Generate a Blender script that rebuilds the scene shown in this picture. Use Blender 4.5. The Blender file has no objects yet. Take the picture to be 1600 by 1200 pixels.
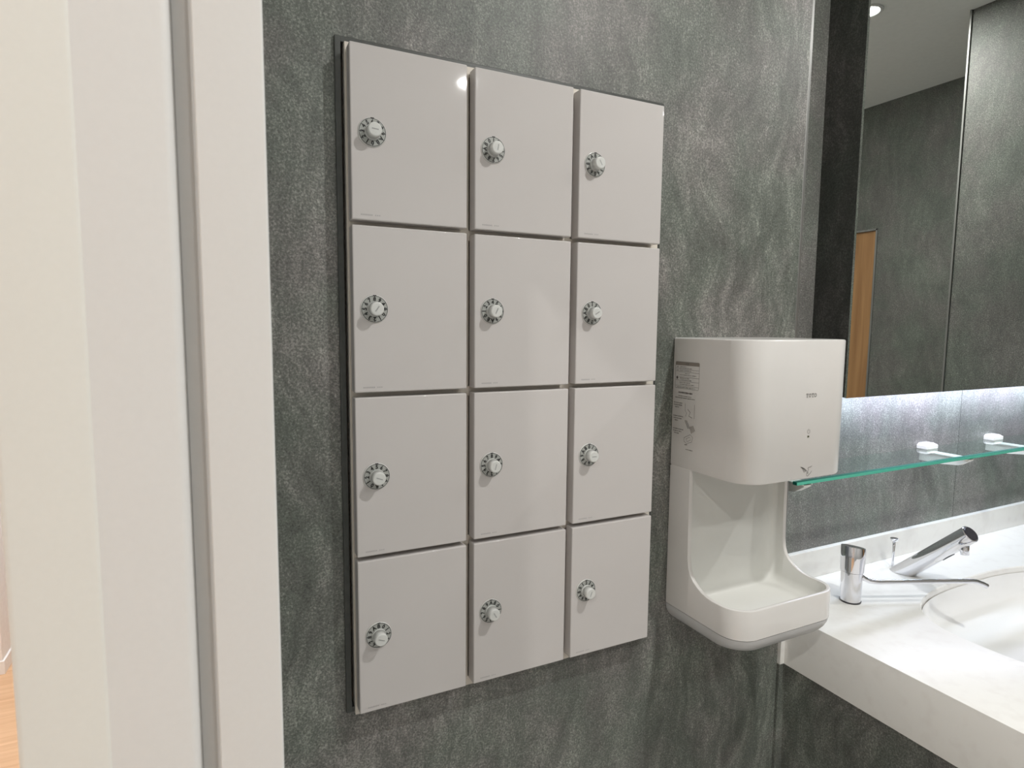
import bpy, bmesh, math, random
from mathutils import Vector, Matrix
random.seed(7)
S = bpy.context.scene
COL = S.collection
CZ = 1.53                                   # camera height above the floor
R = math.radians

# ------------------------------------------------------------------ camera
cam_d = bpy.data.cameras.new('camera')
cam = bpy.data.objects.new('camera', cam_d)
COL.objects.link(cam)
yaw, pitch, roll = .4547, -.0972, .0089
fw = Vector((math.sin(yaw)*math.cos(pitch), math.cos(yaw)*math.cos(pitch), math.sin(pitch)))
rt = Vector((math.cos(yaw), -math.sin(yaw), 0)); up = rt.cross(fw)
r2 = math.cos(roll)*rt + math.sin(roll)*up
u2 = -math.sin(roll)*rt + math.cos(roll)*up
M = Matrix((r2, u2, -fw)).transposed().to_4x4()
M.translation = Vector((0, 0, CZ))
cam.matrix_world = M
cam_d.sensor_width = 36
cam_d.lens = 952.1/1600*36
cam_d.clip_start = .01
cam_d.dof.use_dof = True
cam_d.dof.focus_distance = 1.15
cam_d.dof.aperture_fstop = 18
S.camera = cam

# ------------------------------------------------------------------ world, exposure, main lamp powers
W = bpy.data.worlds.new('world'); S.world = W; W.use_nodes = True
W.node_tree.nodes['Background'].inputs[0].default_value = (.9, .95, 1, 1)
W.node_tree.nodes['Background'].inputs[1].default_value = .3
S.view_settings.view_transform = 'Standard'
S.view_settings.look = 'None'
S.view_settings.gamma = 1
S.view_settings.use_curve_mapping = False
S.view_settings.exposure = 0.0
S.cycles.use_denoising = True
S.cycles.max_bounces = 10
S.cycles.diffuse_bounces = 6
S.cycles.glossy_bounces = 6
S.cycles.transmission_bounces = 10
S.cycles.caustics_reflective = False
S.cycles.caustics_refractive = False
S.cycles.sample_clamp_indirect = 6
LAMP_COL = (1, .995, .965)
# x, y, watts, label
LAMPS = [(1.17, -.08, 21, 'round recessed ceiling downlight in front of the lockers'),
         (1.27, -1.19, 9, 'round recessed ceiling downlight far behind, away from the washbasin'),
         (2.47, .364, 12.5, 'round recessed ceiling downlight above the washbasin, seen in the mirror'),
         (.30, -1.05, 4, 'round recessed ceiling downlight nearest the doorway')]

# ------------------------------------------------------------------ materials
def mat(name, col, rough=.5, metal=0, spec=.5, coat=0, trans=0, ior=1.45, emit=None, es=0):
    m = bpy.data.materials.new(name); m.use_nodes = True
    b = m.node_tree.nodes['Principled BSDF']
    b.inputs['Base Color'].default_value = (*col, 1)
    b.inputs['Roughness'].default_value = rough
    b.inputs['Metallic'].default_value = metal
    b.inputs['Specular IOR Level'].default_value = spec
    b.inputs['Coat Weight'].default_value = coat
    b.inputs['Transmission Weight'].default_value = trans
    b.inputs['IOR'].default_value = ior
    if emit:
        b.inputs['Emission Color'].default_value = (*emit, 1)
        b.inputs['Emission Strength'].default_value = es
    return m

def noisy(name, c1, c2, scale, rough=.5, bump=0, stretch=(1, 1, 1), coat=0, detail=5, spec=.5, lo=.35, hi=.65):
    m = mat(name, c1, rough, coat=coat, spec=spec)
    nt = m.node_tree; N = nt.nodes; L = nt.links; b = N['Principled BSDF']
    tc = N.new('ShaderNodeTexCoord'); mp = N.new('ShaderNodeMapping')
    mp.inputs['Scale'].default_value = stretch
    no = N.new('ShaderNodeTexNoise'); no.inputs['Scale'].default_value = scale; no.inputs['Detail'].default_value = detail
    cr = N.new('ShaderNodeValToRGB')
    cr.color_ramp.elements[0].position = lo; cr.color_ramp.elements[0].color = (*c1, 1)
    cr.color_ramp.elements[1].position = hi; cr.color_ramp.elements[1].color = (*c2, 1)
    L.new(tc.outputs['Object'], mp.inputs[0]); L.new(mp.outputs[0], no.inputs[0])
    L.new(no.outputs[0], cr.inputs[0]); L.new(cr.outputs[0], b.inputs['Base Color'])
    if bump:
        bp = N.new('ShaderNodeBump'); bp.inputs['Strength'].default_value = bump; bp.inputs['Distance'].default_value = .002
        L.new(no.outputs[0], bp.inputs['Height']); L.new(bp.outputs[0], b.inputs['Normal'])
    return m

def stone(name, k=1.0, rough=.42, seed=0.0, vw=.52):
    m = mat(name, (.1, .1, .1), rough)
    nt = m.node_tree; N = nt.nodes; L = nt.links; b = N['Principled BSDF']
    tc = N.new('ShaderNodeTexCoord'); off = N.new('ShaderNodeMapping')
    off.inputs['Location'].default_value = (seed, seed*.7, seed*1.3)
    L.new(tc.outputs['Object'], off.inputs[0])
    def noise(vec, scale, detail, rgh=.6):
        n = N.new('ShaderNodeTexNoise'); n.inputs['Scale'].default_value = scale
        n.inputs['Detail'].default_value = detail; n.inputs['Roughness'].default_value = rgh
        L.new(vec, n.inputs[0]); return n
    def math_(op, a, b_, c=None):
        n = N.new('ShaderNodeMath'); n.operation = op
        for i, v in enumerate((a, b_, c)):
            if v is None: continue
            if isinstance(v, (int, float)): n.inputs[i].default_value = v
            else: L.new(v, n.inputs[i])
        return n.outputs[0]
    def ramp(v, p0, p1):
        n = N.new('ShaderNodeMapRange'); n.inputs['From Min'].default_value = p0; n.inputs['From Max'].default_value = p1
        L.new(v, n.inputs['Value']); return n.outputs[0]
    # warped, vertically drawn veins
    wn = noise(off.outputs[0], 1.3, 3)
    wv = N.new('ShaderNodeVectorMath'); wv.operation = 'MULTIPLY_ADD'
    wv.inputs[1].default_value = (.42, .42, .42)
    L.new(wn.outputs['Color'], wv.inputs[0]); L.new(off.outputs[0], wv.inputs[2])
    st = N.new('ShaderNodeMapping'); st.inputs['Scale'].default_value = (26, 26, 5.5)
    st.inputs['Rotation'].default_value = (0, R(14), 0)
    L.new(wv.outputs[0], st.inputs[0])
    vein = noise(st.outputs[0], 1.0, 9, .68)
    s3 = N.new('ShaderNodeMapping'); s3.inputs['Scale'].default_value = (24, 24, 4.0); s3.inputs['Rotation'].default_value = (0, R(-38), 0)
    L.new(wv.outputs[0], s3.inputs[0])
    vein2 = noise(s3.outputs[0], 1.0, 9, .72)
    mk = N.new('ShaderNodeMapRange'); mk.inputs['From Min'].default_value = .47; mk.inputs['From Max'].default_value = .60
    L.new(noise(off.outputs[0], 1.1, 2).outputs[0], mk.inputs['Value'])
    vm = N.new('ShaderNodeMix'); vm.data_type = 'FLOAT'
    L.new(mk.outputs[0], vm.inputs[0]); L.new(vein.outputs[0], vm.inputs[2]); L.new(vein2.outputs[0], vm.inputs[3])
    VEIN = vm.outputs[0]
    big = noise(off.outputs[0], 2.6, 5, .6)
    grain = noise(off.outputs[0], 270, 3, .8)
    s2 = N.new('ShaderNodeMapping'); s2.inputs['Scale'].default_value = (1, 1, .45)
    L.new(off.outputs[0], s2.inputs[0])
    speck = noise(s2.outputs[0], 210, 2, .5)
    v = math_('MULTIPLY_ADD', VEIN, vw, math_('MULTIPLY', big.outputs[0], .24))
    v = math_('MULTIPLY_ADD', grain.outputs[0], .72, v)
    v = ramp(v, .50-(.52-vw)*.5, .99-(.52-vw)*.5)
    hi = ramp(math_('MULTIPLY_ADD', VEIN, .35, speck.outputs[0]), .80, .95)
    lo = ramp(noise(off.outputs[0], 260, 2, .5).outputs[0], .66, .74)
    v = math_('MULTIPLY_ADD', hi, .20, v)
    v = math_('MULTIPLY_ADD', lo, -.20, v)
    cr = N.new('ShaderNodeValToRGB'); e = cr.color_ramp.elements
    e[0].position = 0; e[0].color = (.042*k, .045*k, .040*k, 1)
    e[1].position = 1; e[1].color = (.42*k, .42*k, .395*k, 1)
    x = e.new(.5); x.color = (.142*k, .147*k, .138*k, 1)
    L.new(v, cr.inputs[0]); 
    hue = noise(off.outputs[0], 5, 3)
    mx = N.new('ShaderNodeMix'); mx.data_type = 'RGBA'; mx.blend_type = 'MULTIPLY'
    mx.inputs[0].default_value = 1
    c2 = N.new('ShaderNodeValToRGB')
    c2.color_ramp.elements[0].position = .4; c2.color_ramp.elements[0].color = (.94, 1.0, .93, 1)
    c2.color_ramp.elements[1].position = .62; c2.color_ramp.elements[1].color = (1.04, .985, .98, 1)
    L.new(hue.outputs[0], c2.inputs[0])
    L.new(cr.outputs[0], mx.inputs[6]); L.new(c2.outputs[0], mx.inputs[7])
    L.new(mx.outputs[2], b.inputs['Base Color'])
    bp = N.new('ShaderNodeBump'); bp.inputs['Strength'].default_value = .35; bp.inputs['Distance'].default_value = .0012
    L.new(v, bp.inputs['Height']); L.new(bp.outputs[0], b.inputs['Normal'])
    return m

M_STONE = stone('grey_stone_panel')
M_STONE2 = stone('grey_stone_alcove', 1.15, .4, 3.1, .20)
M_STONE3 = stone('grey_stone_dark', .35, .4, 8.2)
M_STONE4 = stone('grey_stone_far', .85, .5, 5.5, .22)
M_CEIL = noisy('ceiling_paint', (.87, .87, .84), (.90, .90, .87), 40, .8, .1)
M_PAINT = noisy('white_paint', (.70, .70, .69), (.71, .71, .70), 300, .55)
M_PAINTG = noisy('grey_paint', (.68, .68, .67), (.70, .70, .69), 60, .7)
M_PAINTC = noisy('cream_paint_lit', (.755, .755, .715), (.765, .765, .725), 300, .5)  # cream jamb paint, its colour lightened to carry the corridor's side light
M_LEAF = noisy('door_leaf_white', (.72, .72, .71), (.73, .73, .72), 260, .45)
M_WHITEWALL = noisy('corridor_wall', (.82, .82, .83), (.86, .86, .87), 60, .7, .1)
M_FLOOR = noisy('grey_floor_tile', (.56, .56, .55), (.62, .62, .61), 18, .5, .1)
M_BLACK = mat('black_gap', (.008, .008, .008), .7)
M_TRIM = noisy('dark_grey_trim', (.050, .054, .050), (.066, .070, .064), 60, .38)
M_STEEL = noisy('brushed_steel', (.20, .20, .19), (.26, .26, .25), 60, .38, 0, (1, 1, .05))
M_STEEL.node_tree.nodes['Principled BSDF'].inputs['Metallic'].default_value = .6
M_DOOR = noisy('locker_door_white', (.555, .530, .518), (.570, .545, .533), 3, .04, 0, (1, 1, 1), 0)
M_CARC = noisy('locker_carcass_beige', (.66, .61, .54), (.70, .65, .58), 30, .5)
M_MARK = mat('faint_grey_print', (.36, .35, .35), .4)
M_DIAL = noisy('dial_grey', (.36, .37, .35), (.40, .41, .39), 50, .35)
M_RIM = mat('dial_rim_clear_white', (.62, .62, .60), .15, coat=.4)
M_INK = mat('black_ink', (.012, .012, .012), .5)
M_KNOB = noisy('knob_white', (.60, .61, .59), (.64, .65, .63), 30, .22)
M_KMARK = mat('knob_grey_print', (.30, .31, .31), .5)
M_DRY = noisy('dryer_white_plastic', (.66, .645, .625), (.68, .665, .645), 8, .22, coat=.2)
M_DRYIN = noisy('dryer_inner_white', (.70, .70, .67), (.72, .72, .69), 8, .10, coat=.6)
M_DRYB = noisy('dryer_base_grey', (.50, .50, .50), (.54, .54, .54), 8, .3)
M_DRYINK = mat('dryer_grey_print', (.16, .15, .14), .5)
M_LABH = mat('label_brown_grey', (.27, .24, .21), .5)
M_DOT = mat('indicator_dark_green', (.06, .07, .03), .3)
M_CHROME = mat('chrome', (.80, .80, .83), .05, 1)
M_CAP = mat('smoked_cap', (.03, .028, .035), .12, coat=.5)
M_COUNTER = noisy('white_solid_counter', (.83, .82, .79), (.78, .76, .73), 30, .28, 0, (1, 1, 1), .1, 8, .5, .5, .75)
M_BASIN = mat('white_ceramic', (.84, .84, .83), .08, coat=.4)
M_GLASS = bpy.data.materials.new('shelf_glass'); M_GLASS.use_nodes = True
_n = M_GLASS.node_tree.nodes; _l = M_GLASS.node_tree.links; _n.remove(_n['Principled BSDF'])
_t = _n.new('ShaderNodeBsdfTransparent'); _t.inputs[0].default_value = (.93, .975, .96, 1)
_g = _n.new('ShaderNodeBsdfGlossy'); _g.inputs['Roughness'].default_value = .0; _g.inputs['Color'].default_value = (.95, 1, .98, 1)
_f = _n.new('ShaderNodeFresnel'); _f.inputs[0].default_value = 1.5
_m = _n.new('ShaderNodeMixShader'); _b = _n.new('ShaderNodeNewGeometry'); _c = _n.new('ShaderNodeMath'); _c.operation = 'SUBTRACT'; _c.inputs[0].default_value = 1
_d = _n.new('ShaderNodeMath'); _d.operation = 'MULTIPLY'; _f.inputs[0].default_value = 1.45
_l.new(_b.outputs['Backfacing'], _c.inputs[1]); _l.new(_c.outputs[0], _d.inputs[0]); _l.new(_f.outputs[0], _d.inputs[1]); _l.new(_d.outputs[0], _m.inputs[0]); _l.new(_t.outputs[0], _m.inputs[1]); _l.new(_g.outputs[0], _m.inputs[2])
_l.new(_m.outputs[0], _n['Material Output'].inputs[0])
M_GEDGE = mat('shelf_glass_edge', (.10, .50, .37), .06, coat=.5)
M_GEDGE2 = mat('shelf_glass_edge_inner', (.012, .12, .085), .3, spec=.05)
M_BRKT = noisy('white_bracket', (.78, .77, .72), (.80, .79, .74), 10, .35)
M_MIRROR = mat('mirror_silver', (.80, .83, .80), .0, 1)
M_LED = mat('led_strip', (1, 1, 1), .5, emit=(.80, .82, 1.0), es=6)
M_LENS = mat('downlight_lens', (1, 1, 1), .5, emit=LAMP_COL, es=60)
M_WHITEPL = mat('white_metal_ring', (.8, .8, .78), .4)

def wood(name, a, b_, vertical=True, plank=0):
    m = mat(name, a, .4)
    nt = m.node_tree; N = nt.nodes; L = nt.links; b = N['Principled BSDF']
    tc = N.new('ShaderNodeTexCoord'); mp = N.new('ShaderNodeMapping')
    mp.inputs['Scale'].default_value = (14, 14, .8) if vertical else (1.0, 16, 1)
    no = N.new('ShaderNodeTexNoise'); no.inputs['Scale'].default_value = 2.2; no.inputs['Detail'].default_value = 8
    no.inputs['Distortion'].default_value = .6
    cr = N.new('ShaderNodeValToRGB')
    cr.color_ramp.elements[0].position = .3; cr.color_ramp.elements[0].color = (*a, 1)
    cr.color_ramp.elements[1].position = .7; cr.color_ramp.elements[1].color = (*b_, 1)
    L.new(tc.outputs['Object'], mp.inputs[0]); L.new(mp.outputs[0], no.inputs[0])
    L.new(no.outputs[0], cr.inputs[0]); L.new(cr.outputs[0], b.inputs['Base Color'])
    return m
M_WOODDOOR = wood('brown_wood', (.30, .15, .06), (.44, .24, .10))
M_WOODFLOOR = wood('light_wood_floor', (.58, .36, .21), (.72, .49, .31), False)

# ------------------------------------------------------------------ mesh helpers (heights are given relative to the camera)
class MB:
    def __init__(s): s.bm = bmesh.new(); s.mats = []
    def mi(s, m):
        if m not in s.mats: s.mats.append(m)
        return s.mats.index(m)
    def _add(s, verts, faces, m, smooth=False):
        vs = [s.bm.verts.new(v) for v in verts]; i = s.mi(m); out = []
        for f in faces:
            try: fc = s.bm.faces.new([vs[k] for k in f])
            except ValueError: continue
            fc.material_index = i; fc.smooth = smooth; out.append(fc)
        return vs, out
    def box(s, x0, x1, y0, y1, z0, z1, m, bev=0, seg=2):
        v = [(x, y, z) for x in (x0, x1) for y in (y0, y1) for z in (z0, z1)]
        f = [(0, 1, 3, 2), (4, 6, 7, 5), (0, 4, 5, 1), (2, 3, 7, 6), (0, 2, 6, 4), (1, 5, 7, 3)]
        vs, fs = s._add(v, f, m)
        if bev:
            es = list({e for fc in fs for e in fc.edges})
            r = bmesh.ops.bevel(s.bm, geom=es, offset=bev, segments=seg, profile=.5, affect='EDGES')
            for fc in r['faces']: fc.smooth = True; fc.material_index = s.mi(m)
        return s
    def loft(s, rings, m, cap0=True, cap1=True, smooth=True):
        n = len(rings[0]); vs = [v for r in rings for v in r]; f = []
        for k in range(len(rings)-1):
            for i in range(n):
                j = (i+1) % n
                f.append((k*n+i, k*n+j, (k+1)*n+j, (k+1)*n+i))
        V, F = s._add(vs, f, m, smooth); i_ = s.mi(m)
        for c, k in ((cap0, 0), (cap1, len(rings)-1)):
            if c:
                ring = V[k*n:(k+1)*n]
                fc = s.bm.faces.new(ring if k else ring[::-1]); fc.material_index = i_
        return V, F
    def cyl(s, p0, p1, r0, r1, m, n=32, cap0=True, cap1=True, round1=0):
        p0, p1 = Vector(p0), Vector(p1); d = (p1-p0).normalized()
        a = Vector((0, 0, 1)) if abs(d.z) < .9 else Vector((1, 0, 0))
        u = d.cross(a).normalized(); w = d.cross(u)
        L_ = (p1-p0).length; prof = [(0, r0)]
        if round1:
            prof.append((L_-round1, r0+(r1-r0)*(1-round1/L_)))
            for k in range(1, 5):
                t = k/4*math.pi/2
                prof.append((L_-round1+round1*math.sin(t), r1-round1*(1-math.cos(t))))
        else: prof.append((L_, r1))
        rings = [[p0+d*t+(u*math.cos(q)+w*math.sin(q))*r for q in [2*math.pi*i/n for i in range(n)]] for t, r in prof]
        return s.loft(rings, m, cap0, cap1)
    def tube(s, pts, r, m, n=12):
        pts = [Vector(p) for p in pts]; rings = []
        for i, p in enumerate(pts):
            d = (pts[min(i+1, len(pts)-1)]-pts[max(i-1, 0)]).normalized()
            a = Vector((0, 0, 1)) if abs(d.z) < .95 else Vector((1, 0, 0))
            u = d.cross(a).normalized(); w = d.cross(u)
            rings.append([p+(u*math.cos(q)+w*math.sin(q))*r for q in [2*math.pi*k/n for k in range(n)]])
        return s.loft(rings, m)
    def prism(s, poly, z0, z1, m, bev=0):
        n = len(poly)
        V, F = s.loft([[(x, y, z0) for x, y in poly], [(x, y, z1) for x, y in poly]], m, smooth=False)
        return V, F
    def quad(s, pts, m):
        s._add(pts, [tuple(range(len(pts)))], m); return s
    def build(s, name, parent=None, smooth_angle=None, loc=None):
        bmesh.ops.recalc_face_normals(s.bm, faces=s.bm.faces)
        org = Vector(loc) if loc is not None else Vector((0, 0, 0))
        for v in s.bm.verts: v.co = v.co - org
        me = bpy.data.meshes.new(name); s.bm.to_mesh(me); s.bm.free()
        for m in s.mats: me.materials.append(m)
        o = bpy.data.objects.new(name, me); COL.objects.link(o)
        if parent:
            o.parent = parent; o.location = org
        else: o.location = org + Vector((0, 0, CZ))
        if smooth_angle:
            for p in me.polygons: p.use_smooth = True
            me.set_sharp_from_angle(angle=R(smooth_angle))
        return o

def thing(name, label, cat, loc, group=None):
    o = bpy.data.objects.new(name, None); COL.objects.link(o)
    o.location = (loc[0], loc[1], loc[2]+CZ); o.empty_display_size = .05
    o['label'] = label; o['category'] = cat
    if group: o['group'] = group
    return o
def tag(o, label, cat, group=None):
    o['label'] = label; o['category'] = cat
    if group: o['group'] = group
    return o
def struct(o): o['kind'] = 'structure'; return o
def settle(root):
    """children were modelled in camera-height coordinates: shift them under the thing's base"""
    off = Vector((root.location.x, root.location.y, root.location.z-CZ))
    for c in root.children: c.location = c.location - off

_glyph = {}
def glyph(ch, bold=0.0):
    """outline of a text as flat triangles (list of verts, faces), centred on its middle, height 1 = capital height"""
    key = (ch, bold)
    if key in _glyph: return _glyph[key]
    cu = bpy.data.curves.new('t', 'FONT'); cu.body = ch; cu.size = 1; cu.offset = bold
    cu.resolution_u = 3
    ob = bpy.data.objects.new('t', cu); COL.objects.link(ob)
    bpy.context.view_layer.update()
    dg = bpy.context.evaluated_depsgraph_get()
    me = bpy.data.meshes.new_from_object(ob.evaluated_get(dg))
    vs = [v.co.copy() for v in me.vertices]; fs = [tuple(p.vertices) for p in me.polygons]
    bpy.data.objects.remove(ob); bpy.data.curves.remove(cu); bpy.data.meshes.remove(me)
    if vs:
        x0 = min(v.x for v in vs); x1 = max(v.x for v in vs); y0 = min(v.y for v in vs); y1 = max(v.y for v in vs)
        k = 1/max(y1-y0, 1e-3) if ch.isalnum() else 1.4
        vs = [((v.x-(x0+x1)/2)*k, (v.y-(y0+y1)/2)*k) for v in vs]
    _glyph[key] = (vs, fs); return _glyph[key]
def put_text(mb, ch, fn, h, m, bold=0.0, sx=1.0):
    """fn maps 2-D (right, up) metres to a 3-D point"""
    vs, fs = glyph(ch, bold)
    mb._add([fn(x*h*sx, y*h) for x, y in vs], fs, m)
def strip(mb, pts, w, fn, m):
    """flat ink line through 2-D points"""
    P = [Vector(p) for p in pts]; L_ = []; R_ = []
    for i, p in enumerate(P):
        d = (P[min(i+1, len(P)-1)]-P[max(i-1, 0)]).normalized(); n = Vector((-d.y, d.x))*w/2
        L_.append(fn(*(p+n))); R_.append(fn(*(p-n)))
    k = len(P)
    mb._add(L_+R_, [(i, i+1, k+i+1, k+i) for i in range(k-1)], m)

# ================================================================== THE ROOM
ZC, ZF = 1.30, -CZ                          # ceiling, floor
YW, YB, YM = 1.04, 1.17, 1.055              # locker wall, alcove back, mirror face
XE = 1.276                                  # right end of the locker wall
XN = .026                                   # right face of the partition on the left
struct(MB().box(XN, 3.54, -2.2, 1.4, ZF-.1, ZF, M_FLOOR).build('floor'))
struct(MB().box(-.087, 3.7, -2.3, 1.4, ZC, ZC+.1, M_CEIL).build('ceiling'))
# locker wall with the recess that takes the locker bank
w = MB()
LX0, LX1, LZ0, LZ1 = .195, .842, -.678, .446
w.box(XN, LX0, YW, YW+.12, ZF, ZC, M_STONE)
w.box(LX1, XE, YW, YW+.12, ZF, ZC, M_STONE)
w.box(LX0, LX1, YW, YW+.12, ZF, LZ0, M_STONE)
w.box(LX0, LX1, YW, YW+.12, LZ1, ZC, M_STONE)
bmesh.ops.remove_doubles(w.bm, verts=w.bm.verts, dist=1e-5)
struct(w.build('wall_back'))
# alcove: panels with open joints
w = MB()
for a, b_ in ((XE, 1.62), (1.62, 2.262), (2.265, 2.9)):
    w.box(a, b_, YB, YB+.03, ZF, ZC, M_STONE2)
w.box(XE, 2.9, YB+.012, YB+.032, ZF, ZC, M_BLACK)
struct(w.build('wall_alcove'))
struct(MB().box(2.84, 2.90, .566, YB, ZF, ZC, M_STONE4).build('wall_pier'))
struct(MB().box(2.834, 2.846, .560, .568, ZF, ZC, M_STEEL, .001).build('trim_2'))
w = MB()
w.box(3.54, 3.66, -2.2, -1.10, ZF, ZC, M_STONE4)
w.box(3.54, 3.66, -.242, .58, ZF, ZC, M_STONE4)
w.box(3.54, 3.66, -1.10, -.242, .58, ZC, M_STONE4)
w.box(2.90, 3.54, .566, .60, ZF, ZC, M_STONE4)
struct(w.build('wall_right'))
struct(MB().box(-.087, 3.66, -2.3, -2.2, ZF, ZC, M_PAINTG).build('wall_front'))
# wooden door seen in the mirror
d = MB(); d.box(3.552, 3.592, -1.096, -.250, ZF+.008, .574, M_WOODDOOR, .002)
do = struct(d.build('door_2'))
fr = MB()
fr.box(3.536, 3.60, -.249, -.238, ZF, .583, M_STEEL); fr.box(3.536, 3.60, -1.106, -1.097, ZF, .583, M_STEEL)
fr.box(3.536, 3.60, -1.10, -.24, .574, .584, M_STEEL)
struct(fr.build('trim_3'))
h = MB(); h.tube([(3.555, -1.03, -.50), (3.50, -1.03, -.50), (3.497, -1.02, -.50), (3.497, -.90, -.50)], .009, M_CHROME)
h.build('door_handle', do, loc=(0, 0, 0))

# partition on the left with the sliding door standing inside it
YJ = .33
w = MB()
w.box(-.087, -.0505, YJ+.02, YW+.12, ZF, ZC, M_PAINT)
w.box(-.003, XN-.001, YJ+.02, YW+.12, ZF, ZC, M_PAINT)
w.box(-.087, XN-.001, -2.2, -.62, ZF, ZC, M_PAINT)
w.box(-.087, XN-.001, -.62, YJ, .60, ZC, M_PAINT)
w.box(-.0525, -.003, .46, YW+.12, .60, ZC, M_PAINT)
w.box(-.187, -.087, YW+.13, 6.0, ZF, ZC, M_WHITEWALL)
w.box(-.0128, -.0041, YJ+.014, YJ+.05, ZF, .60, M_PAINT)
struct(w.build('wall_left'))
def jamb(name, x0, x1, y0, m, bl, br, y1=YJ+.03):
    mb = MB()
    def arc(cx, cy, r, a0, a1, n=6):
        return [(cx+r*math.cos(R(a0+(a1-a0)*k/n)), cy+r*math.sin(R(a0+(a1-a0)*k/n))) for k in range(n+1)]
    poly = [(x0, y1)] + arc(x0+bl, y0+bl, bl, 180, 270) + arc(x1-br, y0+br, br, 270, 360) + [(x1, y1)]
    mb.prism(poly, ZF, .60, m)
    return struct(mb.build(name, smooth_angle=35))
jamb('trim_4', -.0868, -.0500, YJ, M_PAINTC, .003, .0030)
jamb('trim_5', -.0042, .0264, YJ, M_PAINT, .0006, .0014)
jamb('door_1', -.0512, -.0130, YJ+.0006, M_LEAF, .0002, .0045, YW-.02)
# corridor beyond
struct(MB().box(-2.6, XN, -2.3, 6.1, ZF-.1, ZF, M_WOODFLOOR).build('floor_corridor'))
struct(MB().box(-2.6, -.087, -2.3, 6.1, ZC, ZC+.1, M_CEIL).build('ceiling_corridor'))
struct(MB().box(-2.6, -.872, 3.222, 6.0, ZF, ZC, M_WHITEWALL).build('wall_corridor'))
struct(MB().box(-2.6, -.864, 3.215, 6.0, ZF, ZF+.06, M_WHITEWALL, .002).build('baseboard_corridor'))
struct(MB().box(-2.7, -2.6, -2.3, 6.0, ZF, ZC, M_WHITEWALL).build('wall_corridor_left'))
struct(MB().box(-2.7, .03, 6.0, 6.1, ZF, ZC, M_WHITEWALL).build('wall_corridor_end'))
struct(MB().box(-2.7, -.087, -2.4, -2.3, ZF, ZC, M_WHITEWALL).build('wall_corridor_near'))
# steel bead on the outer corner of the locker wall
struct(MB().box(XE+.003, XE+.0125, YW+.002, YB, ZF, ZC, M_STEEL, .0015).build('trim_1'))

# ================================================================== LOCKER BANK
X0, ZT, CW, DW, RH, DH = .2036, .4352, .2106, .1962, .2785, .2705
bank = thing('locker_bank', 'twelve-door white locker bank built into the grey stone wall, three columns by four rows', 'locker', (.52, 1.03, LZ0))
# surround trim
t = MB(); tx0, tx1, tz0, tz1, tw, ty0, ty1 = .1875, .848, -.6845, .4545, .0095, 1.034, 1.06
t.box(tx0, tx0+tw, ty0, ty1, tz0, tz1, M_TRIM, .001); t.box(tx1-tw, tx1, ty0, ty1, tz0, tz1, M_TRIM, .001)
t.box(tx0+tw-.001, tx1-tw+.001, ty0, ty1, tz1-tw, tz1, M_TRIM, .001); t.box(tx0+tw-.001, tx1-tw+.001, ty0, ty1, tz0, tz0+tw, M_TRIM, .001)
t.build('surround_trim', bank)
c = MB()
cx0, cx1, cz0, cz1 = .2015, .836, -.6735, .440
c.box(cx0, cx1, 1.055, 1.14, cz0, cz1, M_CARC)
cols = [X0-.0020] + [X0+k*CW-.0150 for k in (1, 2)] + [cx1-.0135]
for k in range(4):
    xa = cols[k]; c.box(xa, xa+(.010 if k == 0 else .0150), 1.0285, 1.056, cz0, cz1, M_CARC, .0008)
for k in range(5):
    zc = ZT-k*RH+.0035
    c.box(cx0, cx1, 1.0280, 1.056, zc-.012, zc+.0060, M_CARC, .0008)
c.build('carcass', bank)
tops = ['6', '1', 'B', '8', '4', '1', '5', '8', '0', 'B', 'A', '2']       # symbol at the index mark
kn_rot = [5, 100, 60, -55, -65, -30, 20, -75, 0, 20, 60, -70]           # turn of the bar on the knob
SYM = '0123456789AB'
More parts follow.
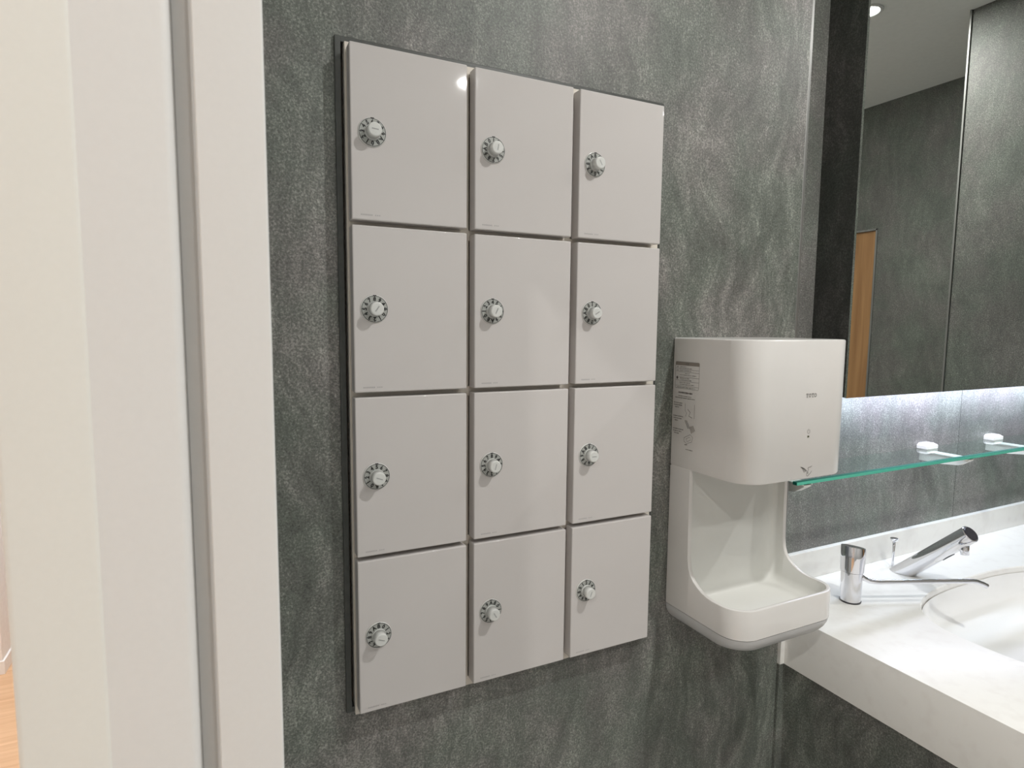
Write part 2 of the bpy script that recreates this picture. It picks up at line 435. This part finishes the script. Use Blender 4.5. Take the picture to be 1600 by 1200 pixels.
for r_ in range(4):
    for c_ in range(3):
        x0 = X0+c_*CW; z1 = ZT-r_*RH; x1 = x0+DW; z0 = z1-DH; i = r_*3+c_
        d = MB(); d.box(x0, x1, 1.0, 1.026, z0, z1, M_DOOR, .0022, 3)
        fn = lambda a, b_, X=x0+.023, Z=z0+.0085: (X+a, .99985, Z+b_)
        for k in range(7):
            strip(d, [(k*.0028-.009, 0), (k*.0028-.007, 0)], .0022, fn, M_MARK)
        for k in range(3):
            strip(d, [(k*.0032+.014, 0), (k*.0032+.016, 0)], .0018, fn, M_MARK)
        dx, dz = x0+.0338, z1-.1335
        do = d.build('door', bank, loc=(x0, 1.0, z0))
        # dial plate with its ring of symbols
        g = MB(); yy = .9985
        g.cyl((dx, 1.0005, dz), (dx, .9980, dz), .0232, .0226, M_RIM, 56, round1=.0008)
        g.cyl((dx, .9990, dz), (dx, .9976, dz), .0212, .0212, M_DIAL, 56)
        yi = .99745
        fn0 = lambda a, b_: (dx+a, yi, dz+b_)
        ring = [(.0212*math.cos(R(q)), .0212*math.sin(R(q))) for q in range(0, 361, 6)]
        strip(g, ring, .0008, fn0, M_INK)
        strip(g, [(-.0028, .0217), (.0028, .0217)], .0017, lambda a, b_: (dx+a, yi-.0002, dz+b_), M_INK)
        base = SYM.index(tops[i])
        for k in range(12):
            a = R(90-30*k); ch = SYM[(base+k) % 12]; rr = .0163
            cxx, czz = rr*math.cos(a), rr*math.sin(a); th = a-math.pi/2
            f2 = lambda p, q, cxx=cxx, czz=czz, th=th: (dx+cxx+p*math.cos(th)-q*math.sin(th), yi, dz+czz+p*math.sin(th)+q*math.cos(th))
            put_text(g, ch, f2, .0068, M_INK, .045)
            strip(g, [(0, .0036), (0, .0048)], .0011, f2, M_INK)
        g.build('dial', do, loc=(dx, 1.0, dz)).location = Vector((dx-x0, 0, dz-z0))
        kx = MB()
        kx.cyl((dx, .9978, dz), (dx, .9935, dz), .0125, .0120, M_KNOB, 40)
        kx.cyl((dx, .9940, dz), (dx, .9785, dz), .0118, .0109, M_KNOB, 40, round1=.0018)
        th = R(-kn_rot[i])
        f3 = lambda p, q: (dx+p*math.cos(th)-q*math.sin(th), 0.97835, dz+p*math.sin(th)+q*math.cos(th))
        for k in range(6):
            strip(kx, [(-.0052+k*.0018, .0002), (-.0038+k*.0018, .0002)], .0019, f3, M_KMARK)
        strip(kx, [(.001, -.0068), (.001, -.0042)], .0008, f3, M_RIM)
        kx.build('knob', do, loc=(dx, .9978, dz)).location = Vector((dx-x0, -.0022, dz-z0))
settle(bank)

# ================================================================== HAND DRYER
DX0, DX1, DYF = .900, 1.200, .825
def rrect(x0, x1, y0, y1, rf, rb, na=10, side=None):
    """loop: back-left -> down the left side -> front -> right side -> back; side = y list for the straight sides"""
    ys = side if side else [y1-rb-(y1-rb-(y0+rf))*k/8 for k in range(9)]
    P = []
    for k in range(na+1):
        a = R(90+90*k/na); P.append((x0+rb+rb*math.cos(a), y1-rb+rb*math.sin(a)))
    P += [(x0, y) for y in ys]
    for k in range(na+1):
        a = R(180+90*k/na); P.append((x0+rf+rf*math.cos(a), y0+rf+rf*math.sin(a)))
    for k in range(na+1):
        a = R(270+90*k/na); P.append((x1-rf+rf*math.cos(a), y0+rf+rf*math.sin(a)))
    P += [(x1, y) for y in reversed(ys)]
    for k in range(na+1):
        a = R(0+90*k/na); P.append((x1-rb+rb*math.cos(a), y1-rb+rb*math.sin(a)))
    return P
dry = thing('hand_dryer', 'white wall-mounted hand dryer with open drip tray beside the lockers', 'hand dryer', (1.05, YW, -.67))
RF = .052
hood = MB()
def hring(ins, z, bulge=0):
    return [(x, y, z) for x, y in rrect(DX0+ins, DX1-ins, DYF+ins, YW-.001, RF-ins*.5, .002)]
rings = [hring(.006, -.300), hring(.0015, -.3052), hring(0, -.302), hring(0, -.0275), hring(.0008, -.0257), hring(.0028, -.0247)]
hood.loft([hring(.030, -.290)]+rings+[hring(.03, -.0244)], M_DRY)
hd = hood.build('housing', dry, smooth_angle=40)
# front panel printing
yf = DYF-.0004
f = MB()
fn = lambda a, b_: (1.0695+a, yf, -.1355+b_)
for k, ch in enumerate('TOTO'):
    ox = (-.0117, -.0040, .0042, .0120)[k]
    put_text(f, ch, lambda a, b_, ox=ox: fn(a+ox, b_), .0078, M_DRYINK, .02, .86)
    if ch == 'T':
        strip(f, [(ox-.0018, -.0036), (ox+.0018, -.0036)], .0008, fn, M_DRYINK)
        strip(f, [(ox-.0031, .0036), (ox-.0031, .0018)], .0008, fn, M_DRYINK); strip(f, [(ox+.0031, .0036), (ox+.0031, .0018)], .0008, fn, M_DRYINK)
f.build('brand_mark', dry)
f = MB(); fn = lambda a, b_: (1.0675+a, yf, -.2085+b_)
strip(f, [(.0038*math.sin(R(q)), .0042*math.cos(R(q))) for q in range(30, 331, 15)], .0007, fn, M_DRYINK)
strip(f, [(0, .0058), (0, .0012)], .0007, fn, M_DRYINK)
f.build('power_symbol', dry)
MB().box(1.0648, 1.0696, yf-.0002, DYF+.001, -.2205, -.2170, M_DOT).build('indicator', dry)
f = MB(); fn = lambda a, b_: (1.0665+a, yf, -.292+b_)
for k in range(4):
    o = k*.0026
    strip(f, [(-.0165+o*.45, .0125-o*.15), (-.0110+o*.8, .0085-o*.05), (-.0070+o, .0040-.001*abs(k-1.5)+o*.12), (-.0052+o, .0004+o*.25)], .0010, fn, M_DRYINK)
strip(f, [(.0165, .0118), (.0130, .0098), (.0060, .0094), (.0045, .0078), (.0070, .0058), (.0062, .0030), (.0030, .0002), (.0018, -.0040), (.0022, -.0068),
          (.0045, -.0085), (.0068, -.0072), (.0100, -.0048), (.0135, -.0022), (.0165, .0015)], .0010, fn, M_DRYINK)
strip(f, [(.0036, -.0010), (.0060, -.0040)], .0008, fn, M_DRYINK); strip(f, [(.0052, .0008), (.0074, -.0026)], .0008, fn, M_DRYINK)
f.build('hand_symbol', dry)
# instruction label on the left side
lb = MB(); xs = DX0-.0004
fl = lambda a, b_: (xs, 1.031-a, -.076+b_)          # a: towards the front, b_: up
AW, BH = .072, .057
def outline(x0, x1, y0, y1, r=.003, w_=.0006):
    P = []
    for cx_, cy_, a0 in ((x0+r, y0+r, 180), (x1-r, y0+r, 270), (x1-r, y1-r, 0), (x0+r, y1-r, 90)):
        P += [(cx_+r*math.cos(R(a0+k*30)), cy_+r*math.sin(R(a0+k*30))) for k in range(4)]
    P.append(P[0]); strip(lb, P, w_, fl, M_DRYINK)
outline(0, AW, -BH, 0)
lb.quad([fl(.0015, -.0004), fl(AW-.0015, -.0004), fl(AW-.0004, -.0025), fl(AW-.0004, -.0075), fl(.0004, -.0075), fl(.0004, -.0025)], M_LABH)
fl2 = lambda a, b_: (xs-.0002, 1.031-a, -.076+b_)
put_text(lb, '注意', lambda a, b_: fl2(a+.036, b_-.0040), .0052, M_DRYINK)
for yy in (-.0165, -.0215, -.0325, -.0415, -.0515): strip(lb, [(.012 if yy > -.05 else 0, yy), (AW, yy)], .0005, fl, M_DRYINK)
for yy in (-.0145, -.0205): strip(lb, [(0, yy), (.012, yy)], .0005, fl, M_DRYINK)
rnd = random.Random(3)
def scribble(x0, y, x1, h=.0016):
    x = x0
    while x < x1:
        w_ = rnd.uniform(.0010, .0021); strip(lb, [(x, y), (min(x+w_, x1), y)], h*rnd.uniform(.5, 1), fl, M_DRYINK); x += w_+rnd.uniform(.0004, .0012)
for y, a, b_ in ((-.0105, .014, .034), (-.0138, .014, .050), (-.0190, .014, .048), (-.0245, .030, .044), (-.0282, .014, .064), (-.0352, .014, .044),
                 (-.0388, .014, .050), (-.0445, .014, .046), (-.0482, .014, .058), (-.0545, .006, .062)): scribble(a, y, b_)
lb.quad([fl(.006+.0032*math.cos(R(q)), -.0345+.0032*math.sin(R(q))) for q in range(0, 360, 30)], M_DRYINK)
scribble(.001, -.0395, .011); scribble(.004, -.0110, .009, .003); scribble(.004, -.0180, .009, .002)
for y, a, b_, h_ in ((-.066, .012, .054, .0042), (-.0735, .012, .052, .002), (-.0775, .002, .062, .0022)): scribble(a, y, b_, h_)
for y0, n in ((-.089, 3), (-.118, 3), (-.146, 3)):
    for k in range(n): scribble(-.002+(.004 if k == n-1 else 0), y0-k*.0048, .026-(.012 if k == n-1 else 0)+rnd.uniform(-.003, .004), .0026)
# three small drawings
strip(lb, [(.034, -.088), (.034, -.104), (.039, -.108), (.036, -.116)], .0007, fl, M_DRYINK); strip(lb, [(.062, -.088), (.062, -.118)], .0007, fl, M_DRYINK)
strip(lb, [(.042, -.100), (.050, -.106), (.046, -.114), (.056, -.117)], .0012, fl, M_DRYINK)
for k in range(3): strip(lb, [(.034+k*.003, -.124), (.040+k*.003, -.134), (.044+k*.003, -.141)], .0010, fl, M_DRYINK)
for k in range(4): strip(lb, [(.050+k*.003, -.136+k*.001), (.056+k*.003, -.150+k*.002)], .0018, fl, M_LABH)
strip(lb, [(.034, -.162), (.052, -.153), (.060, -.158), (.057, -.168), (.042, -.174), (.034, -.170), (.034, -.162)], .0008, fl, M_DRYINK)
strip(lb, [(.040, -.164), (.051, -.158), (.054, -.164), (.043, -.170), (.040, -.164)], .0007, fl, M_DRYINK)
strip(lb, [(.036, -.177), (.044, -.176)], .0016, fl, M_DRYINK)
scribble(.040, -.1865, .062, .0018)
lb.build('instruction_label', dry)
# column and tray in one shell
side = [1.030, 1.015, 1.000, .990, .9800, .9765, .9750, .9742, .9730, .9700, .9640, .9550, .9430, .9290, .9140, .900, .889, .8775]
def rim(y):
    T = [(.9765, -.3040), (.9750, -.40), (.9742, -.46), (.9730, -.495), (.9700, -.515), (.9640, -.530), (.9550, -.541), (.9430, -.550), (.9290, -.5565), (.9140, -.5605), (.900, -.562), (.80, -.560)]
    if y >= T[0][0]: return T[0][1]
    for (a, za), (b_, zb) in zip(T, T[1:]):
        if y >= b_: return zb+(za-zb)*(y-b_)/(a-b_)
    return T[-1][1]
outer = rrect(DX0, DX1, DYF, YW-.001, RF, .002, side=side)
TH = .0095
def inner_at(ins, yb, rf, rb):
    s_ = [min(y, yb-rb) for y in side]; s_[-1] = max(s_[-1], DYF+ins+rf)
    return rrect(DX0+ins, DX1-ins, DYF+ins, yb, rf, rb, side=s_)
inn = inner_at(TH, 1.006, RF-.010, .020)
inn2 = inner_at(TH+.004, 1.002, RF-.012, .022)
inn3 = inner_at(TH+.020, .988, RF-.020, .026)
shell = MB(); ZB = -.622
zr = [rim(o[1]) for o in outer]
def inset(P, Q, t): return [(p[0]+(q[0]-p[0])*t, p[1]+(q[1]-p[1])*t) for p, q in zip(P, Q)]
rg = [[(x, y, ZB) for x, y in outer],
      [(x, y, z-.0025) for (x, y), z in zip(outer, zr)],
      [(x, y, z-.0006) for (x, y), z in zip(inset(outer, inn, .10), zr)],
      [(x, y, z) for (x, y), z in zip(inset(outer, inn, .3), zr)],
      [(x, y, z) for (x, y), z in zip(inset(outer, inn, .7), zr)],
      [(x, y, z-.0006) for (x, y), z in zip(inset(outer, inn, .90), zr)],
      [(x, y, z-.0025) for (x, y), z in zip(inn, zr)],
      [(x, y, -.585) for x, y in inn],
      [(x, y, -.598) for x, y in inn2],
      [(x, y, -.603) for x, y in inner_at(TH+.010, .996, RF-.016, .024)],
      [(x, y, -.6045) for x, y in inn3]]
shell.loft(rg[:7], M_DRY, cap0=True, cap1=False)
shell.loft(rg[6:], M_DRYIN, cap0=False, cap1=True)
bmesh.ops.remove_doubles(shell.bm, verts=shell.bm.verts, dist=2e-5)
shell.build('drip_tray_body', dry, smooth_angle=42)
base = MB()
rb_ = []
for t in range(0, 9):
    a = R(t*90/8); ins = .046*(1-math.cos(a)); rb_.append([(x, min(y, YW-.001), -.6235-.040*math.sin(a)) for x, y in rrect(DX0+ins*.8+.0006, DX1-ins*.8-.0006, DYF+ins+.0006, YW-.001, RF+.01*t/8, .002)])
base.loft(rb_, M_DRYB)
base.build('base_cover', dry, smooth_angle=40)
# air nozzle under the housing and a drain slot in the tray
nz = MB(); nz.box(.95, 1.15, .90, .935, -.3105, -.300, M_DRYB, .003); nz.build('air_nozzle', dry)
settle(dry)

# ================================================================== COUNTER, BASIN
CX, CT, CB, CYF = 1.291, -.728, -.863, .42
CXR = 2.839
cnt = thing('washbasin_counter', 'thick white solid-surface counter running along the alcove under the mirror', 'counter', (2.05, .8, CB))
BCX, BCY, BA, BBh = 1.970, .73, .405, .235
def sup(a, b_, n_=2.8, N_=72, cx_=BCX, cy_=BCY):
    P = []
    for k in range(N_):
        t = 2*math.pi*k/N_; c_, s_ = math.cos(t), math.sin(t)
        P.append((cx_+a*math.copysign(abs(c_)**(2/n_), c_), cy_+b_*math.copysign(abs(s_)**(2/n_), s_)))
    return P
m = MB()
rimP = sup(BA, BBh)
def outer_pt(x, y):            # project from the basin centre to the counter outline
    dx, dy = x-BCX, y-BCY; ts = []
    if dx > 0: ts.append((CXR-BCX)/dx)
    if dx < 0: ts.append((CX-BCX)/dx)
    if dy > 0: ts.append((YB-BCY)/dy)
    if dy < 0: ts.append((CYF-BCY)/dy)
    t_ = min(ts); return (BCX+dx*t_, BCY+dy*t_)
edge = [outer_pt(*p) for p in rimP]
for cxp, cyp in ((CX, YB), (CXR, YB), (CXR, CYF), (CX, CYF)):       # snap to the true corners
    i = min(range(len(edge)), key=lambda q: (edge[q][0]-cxp)**2+(edge[q][1]-cyp)**2); edge[i] = (cxp, cyp)
def er(P, ins, z):
    return [(min(max(x, CX+ins), CXR-ins), min(max(y, CYF+ins), YB-.0002), z) for x, y in P]
rings = [er(edge, 0, CB), er(edge, 0, CT-.002), er(edge, .0006, CT-.0006), er(edge, .002, CT), [(x, y, CT) for x, y in rimP],
         [(x, y, CT-.003) for x, y in sup(BA-.002, BBh-.002)], [(x, y, CT-.018) for x, y in sup(BA-.002, BBh-.002)], [(x, y, CB) for x, y in sup(BA-.002, BBh-.002)]]
m.loft(rings+[rings[0]], M_COUNTER, False, False, smooth=False)
bmesh.ops.remove_doubles(m.bm, verts=m.bm.verts, dist=1e-5)
m.build('countertop', cnt, smooth_angle=30)
MB().box(XE+.0005, CX+.0005, 1.031, YB-.0005, CB, CT, M_COUNTER, .001).build('filler_strip', cnt)
MB().box(XE+.014, CXR, YB-.016, YB-.0003, CT, CT+.083, M_COUNTER, .0015).build('backsplash', cnt)
settle(cnt)
bs = MB()
prof = [(1.0, -.0185), (.995, -.045), (.975, -.075), (.92, -.105), (.80, -.124), (.60, -.1315), (.35, -.134), (.06, -.136)]
bs.loft([[(x, y, CT+z) for x, y in sup((BA-.004)*s_, (BBh-.004)*s_, 2.8-.6*(1-s_))] for s_, z in prof], M_BASIN, False, True)
bas = bs.build('sink_basin', smooth_angle=60, loc=(BCX, BCY, CT-.136))
tag(bas, 'oval white ceramic sink basin sunk into the white counter', 'sink')
dr = MB(); dr.cyl((0, 0, 0), (0, 0, .003), .030, .028, M_CHROME, 32, round1=.001); dr.build('drain', bas, loc=(0, 0, 0))
lo = MB()        # small printed mark on the inner left slope
def bpt(a, b_):
    x = BCX-(BA-.004)*.957+.004; return Vector((x+.0008+b_*-.55, .815-a, CT-.085+b_))
strip(lo, [(-.012, .004), (.008, .004)], .012, bpt, M_MARK); strip(lo, [(-.012, -.006), (.012, -.006)], .002, bpt, M_MARK); strip(lo, [(.011, .014), (.014, .010)], .006, bpt, M_DRYINK)
lo.build('printed_mark', bas, loc=(BCX, BCY, CT-.136)).location = (0, 0, 0)
# stone side under the counter
struct(MB().box(CX+.012, CX+.042, CYF+.03, YB, ZF, CB-.001, M_STONE, 0).build('wall_undercounter'))
w = MB(); w.box(XE+.002, CX+.0118, 1.034, YB, ZF, CB-.001, M_STONE)
struct(w.build('trim_6'))
struct(MB().box(CX+.044, CXR, CYF+.05, CYF+.07, ZF, CB-.001, M_STONE).build('wall_counter_front'))

# ================================================================== FAUCET
fa = thing('faucet', 'slanted chrome sensor faucet with a dark end cap leaning over the basin', 'faucet', (1.83, 1.075, CT))
b = MB(); ax = Vector((0, -.172, .172)); A0 = Vector((1.83, 1.070, CT)); d = ax.normalized(); u = Vector((1, 0, 0)); v = d.cross(u)
rr = .0235; n = 40; tip = A0+ax
r0 = []; r1 = []; r2_ = []; r3 = []
for k in range(n):
    q = 2*math.pi*k/n; off = u*math.cos(q)*rr*1.05+v*math.sin(q)*rr*1.05
    p = A0+off; s_ = (CT+.0005-p.z)/d.z; r0.append(p+d*s_)
    off = u*math.cos(q)*rr+v*math.sin(q)*rr
    r1.append(tip+off-d*.03); r2_.append(tip+off); r3.append(tip+off*.93+d*.0018)
b.loft([r0, r1, r2_, r3], M_CHROME, True, True)
b.build('spout', fa, smooth_angle=40)
b = MB(); b.cyl(tip+d*.0012, tip+d*.0045, .0205, .0195, M_CAP, 40, round1=.001); b.build('end_cap', fa)
b = MB(); pa = tip-d*.020-v*0; dn = Vector((0, -.10, -1)).normalized()
b.cyl(pa+dn*.022, pa+dn*.047, .0115, .0105, M_CHROME, 24); b.build('aerator', fa)
b = MB(); sn = -(v if v.z > 0 else -v)
cc = A0+ax*.62+sn*(rr+.0002)
b.loft([[cc+u*.006*math.cos(R(q))+d*.020*math.sin(R(q))+sn*h_ for q in range(0, 360, 20)] for h_ in (-.001, .0012)], M_CAP); b.build('sensor_window', fa)
b = MB(); b.cyl((1.845, 1.108, CT), (1.845, 1.108, -.643), .0036, .0036, M_CHROME, 16)
b.cyl((1.845, 1.108, -.645), (1.845, 1.108, -.638), .0105, .0115, M_CHROME, 24, round1=.002); b.build('drain_rod', fa)
settle(fa)
# ================================================================== SOAP DISPENSER
so = thing('soap_dispenser', 'upright chrome cylinder dispenser with a long thin spout at the left end of the counter', 'soap dispenser', (1.508, 1.012, CT))
b = MB(); X, Y = 1.508, 1.010
b.cyl((X, Y, CT+.003), (X, Y, -.645), .0250, .0265, M_CHROME, 48)
b.cyl((X, Y, CT), (X, Y, CT+.0035), .0262, .0262, M_CAP, 48); b.build('body', so, smooth_angle=40)
b = MB(); rg_ = []
for z_, r__, tl in ((-.6435, .0285, 0), (-.610, .0295, 0), (-.580, .0295, .22), (-.5785, .0285, .22)):
    rg_.append([(X+r__*math.cos(2*math.pi*k/48), Y+r__*math.sin(2*math.pi*k/48), z_-tl*r__*math.cos(2*math.pi*k/48-.3)) for k in range(48)])
b.loft(rg_, M_CHROME); b.build('head', so, smooth_angle=40)
b = MB(); b.tube([(1.525, 1.000, -.655), (1.533, .9925, -.664), (1.545, .985, -.6705), (1.565, .975, -.6735), (1.70, .917, -.6735), (1.800, .874, -.6735), (1.815, .867, -.6750), (1.830, .858, -.681), (1.838, .852, -.686)], .0064, M_CHROME, 14)
b.build('spout', so, smooth_angle=50)
settle(so)

# ================================================================== MIRROR CABINET
MX, MZ, MXR = 1.505, -.186, 2.8395
mi = thing('mirror_cabinet', 'wide frameless mirror standing proud of the alcove wall above the counter', 'mirror', (2.15, YB, MZ))
b = MB(); b.box(MX, MXR, YM+.045, YB-.0003, MZ+.006, ZC-.001, M_STONE3); b.build('body', mi)
b = MB(); b.box(MX, MXR, YM+.006, YM+.045, MZ, ZC-.001, M_STONE3); b.build('door_frame', mi)
b = MB(); b.box(MX, MXR, YM, YM+.0058, MZ-.001, ZC-.001, M_MIRROR); b.build('mirror_glass', mi)
b = MB(); b.box(MX+.02, MXR-.01, YM+.047, YM+.062, MZ+.0015, MZ+.0058, M_LED); b.build('light_strip', mi)
ld = bpy.data.lights.new('led_under_mirror', 'AREA'); ld.shape = 'RECTANGLE'; ld.size = MXR-MX-.04; ld.size_y = .02
ld.energy = 4.6; ld.color = (.74, .78, 1.0)
lo_ = bpy.data.objects.new('led_light', ld); COL.objects.link(lo_); lo_.parent = mi
lo_.location = ((MX+MXR)/2, YM+.055, MZ-.002)
lo_.rotation_euler = (R(20), 0, 0)
settle(mi)

# ================================================================== GLASS SHELF
sh = thing('glass_shelf', 'clear green-edged glass shelf on white brackets across the alcove wall', 'shelf', (2.05, YB, -.40))
SX0, SX1, SY, SZ = 1.292, 2.838, 1.022, -.385
g = MB(); g.box(SX0+.0005, SX1, SY+.0132, YB-.006, SZ-.008, SZ, M_GLASS); g.build('glass_panel', sh)
g = MB(); g.box(SX0, SX1, SY, SY+.0016, SZ-.008, SZ-.0005, M_GEDGE); g.box(SX0, SX1, SY+.0017, SY+.0130, SZ-.0078, SZ+.0001, M_GEDGE2); g.build('glass_edge', sh)
for bx in (1.335, 2.06, 2.445):
    k = MB()
    # arm below the glass, deep at the middle, tapering to the tip
    pr = [(YB-.0005, -.012), (YB-.0005, -.040), (1.10, -.040), (1.052, -.034), (1.026, -.016), (1.026, -.0085), (YB-.0005, -.0085)]
    k.loft([[(xx, y, SZ+z) for y, z in pr] for xx in (bx-.013, bx+.013)], M_BRKT, smooth=False)
    k.box(bx-.019, bx+.019, 1.026, YB-.0005, SZ-.0125, SZ-.0083, M_BRKT, .001)
    o = k.build('bracket', sh)
    k = MB(); hw = .030
    k.loft([[(bx-hw, YB-.0005, SZ+z), (bx-hw, 1.138, SZ+z), (bx+hw, 1.138, SZ+z), (bx+hw, YB-.0005, SZ+z)] for z in (.0002, .010)] +
           [[(bx-hw+.010, YB-.0005, SZ+.017), (bx-hw+.010, 1.146, SZ+.017), (bx+hw-.010, 1.146, SZ+.017), (bx+hw-.010, YB-.0005, SZ+.017)]], M_BRKT, smooth=False)
    k.build('clip', o, loc=(0, 0, 0))
settle(sh)

# ================================================================== CEILING DOWNLIGHTS
def downlight(x, y, power, label, zc=ZC, col=LAMP_COL):
    t_ = thing('downlight', label, 'ceiling light', (x, y, zc), 'recessed ceiling downlights')
    rg = MB(); ringp = [(.060, 0), (.060, -.004), (.056, -.006), (.048, -.006), (.045, -.003), (.045, 0)]
    rg.loft([[(r__*math.cos(2*math.pi*k/40), r__*math.sin(2*math.pi*k/40), z_) for k in range(40)] for r__, z_ in ringp], M_WHITEPL, False, False)
    o = rg.build('trim_ring', t_, smooth_angle=40)
    ln = MB(); ln.cyl((0, 0, -.0005), (0, 0, -.003), .045, .045, M_LENS, 40); ln.build('lens', t_)
    l = bpy.data.lights.new('downlight_lamp', 'AREA'); l.shape = 'DISK'; l.size = .06; l.energy = power; l.color = col
    lo = bpy.data.objects.new('lamp', l); COL.objects.link(lo); lo.parent = t_; lo.location = (0, 0, -.0075)
    return t_
for x, y, p, lab in LAMPS: downlight(x, y, p, lab)
downlight(-.9, -.9, 18, 'round recessed ceiling downlight in the corridor beside the doorway', col=(1, .97, .92))
downlight(-.48, 2.6, 42, 'round recessed ceiling downlight at the far end of the corridor', col=(1, .99, .97))
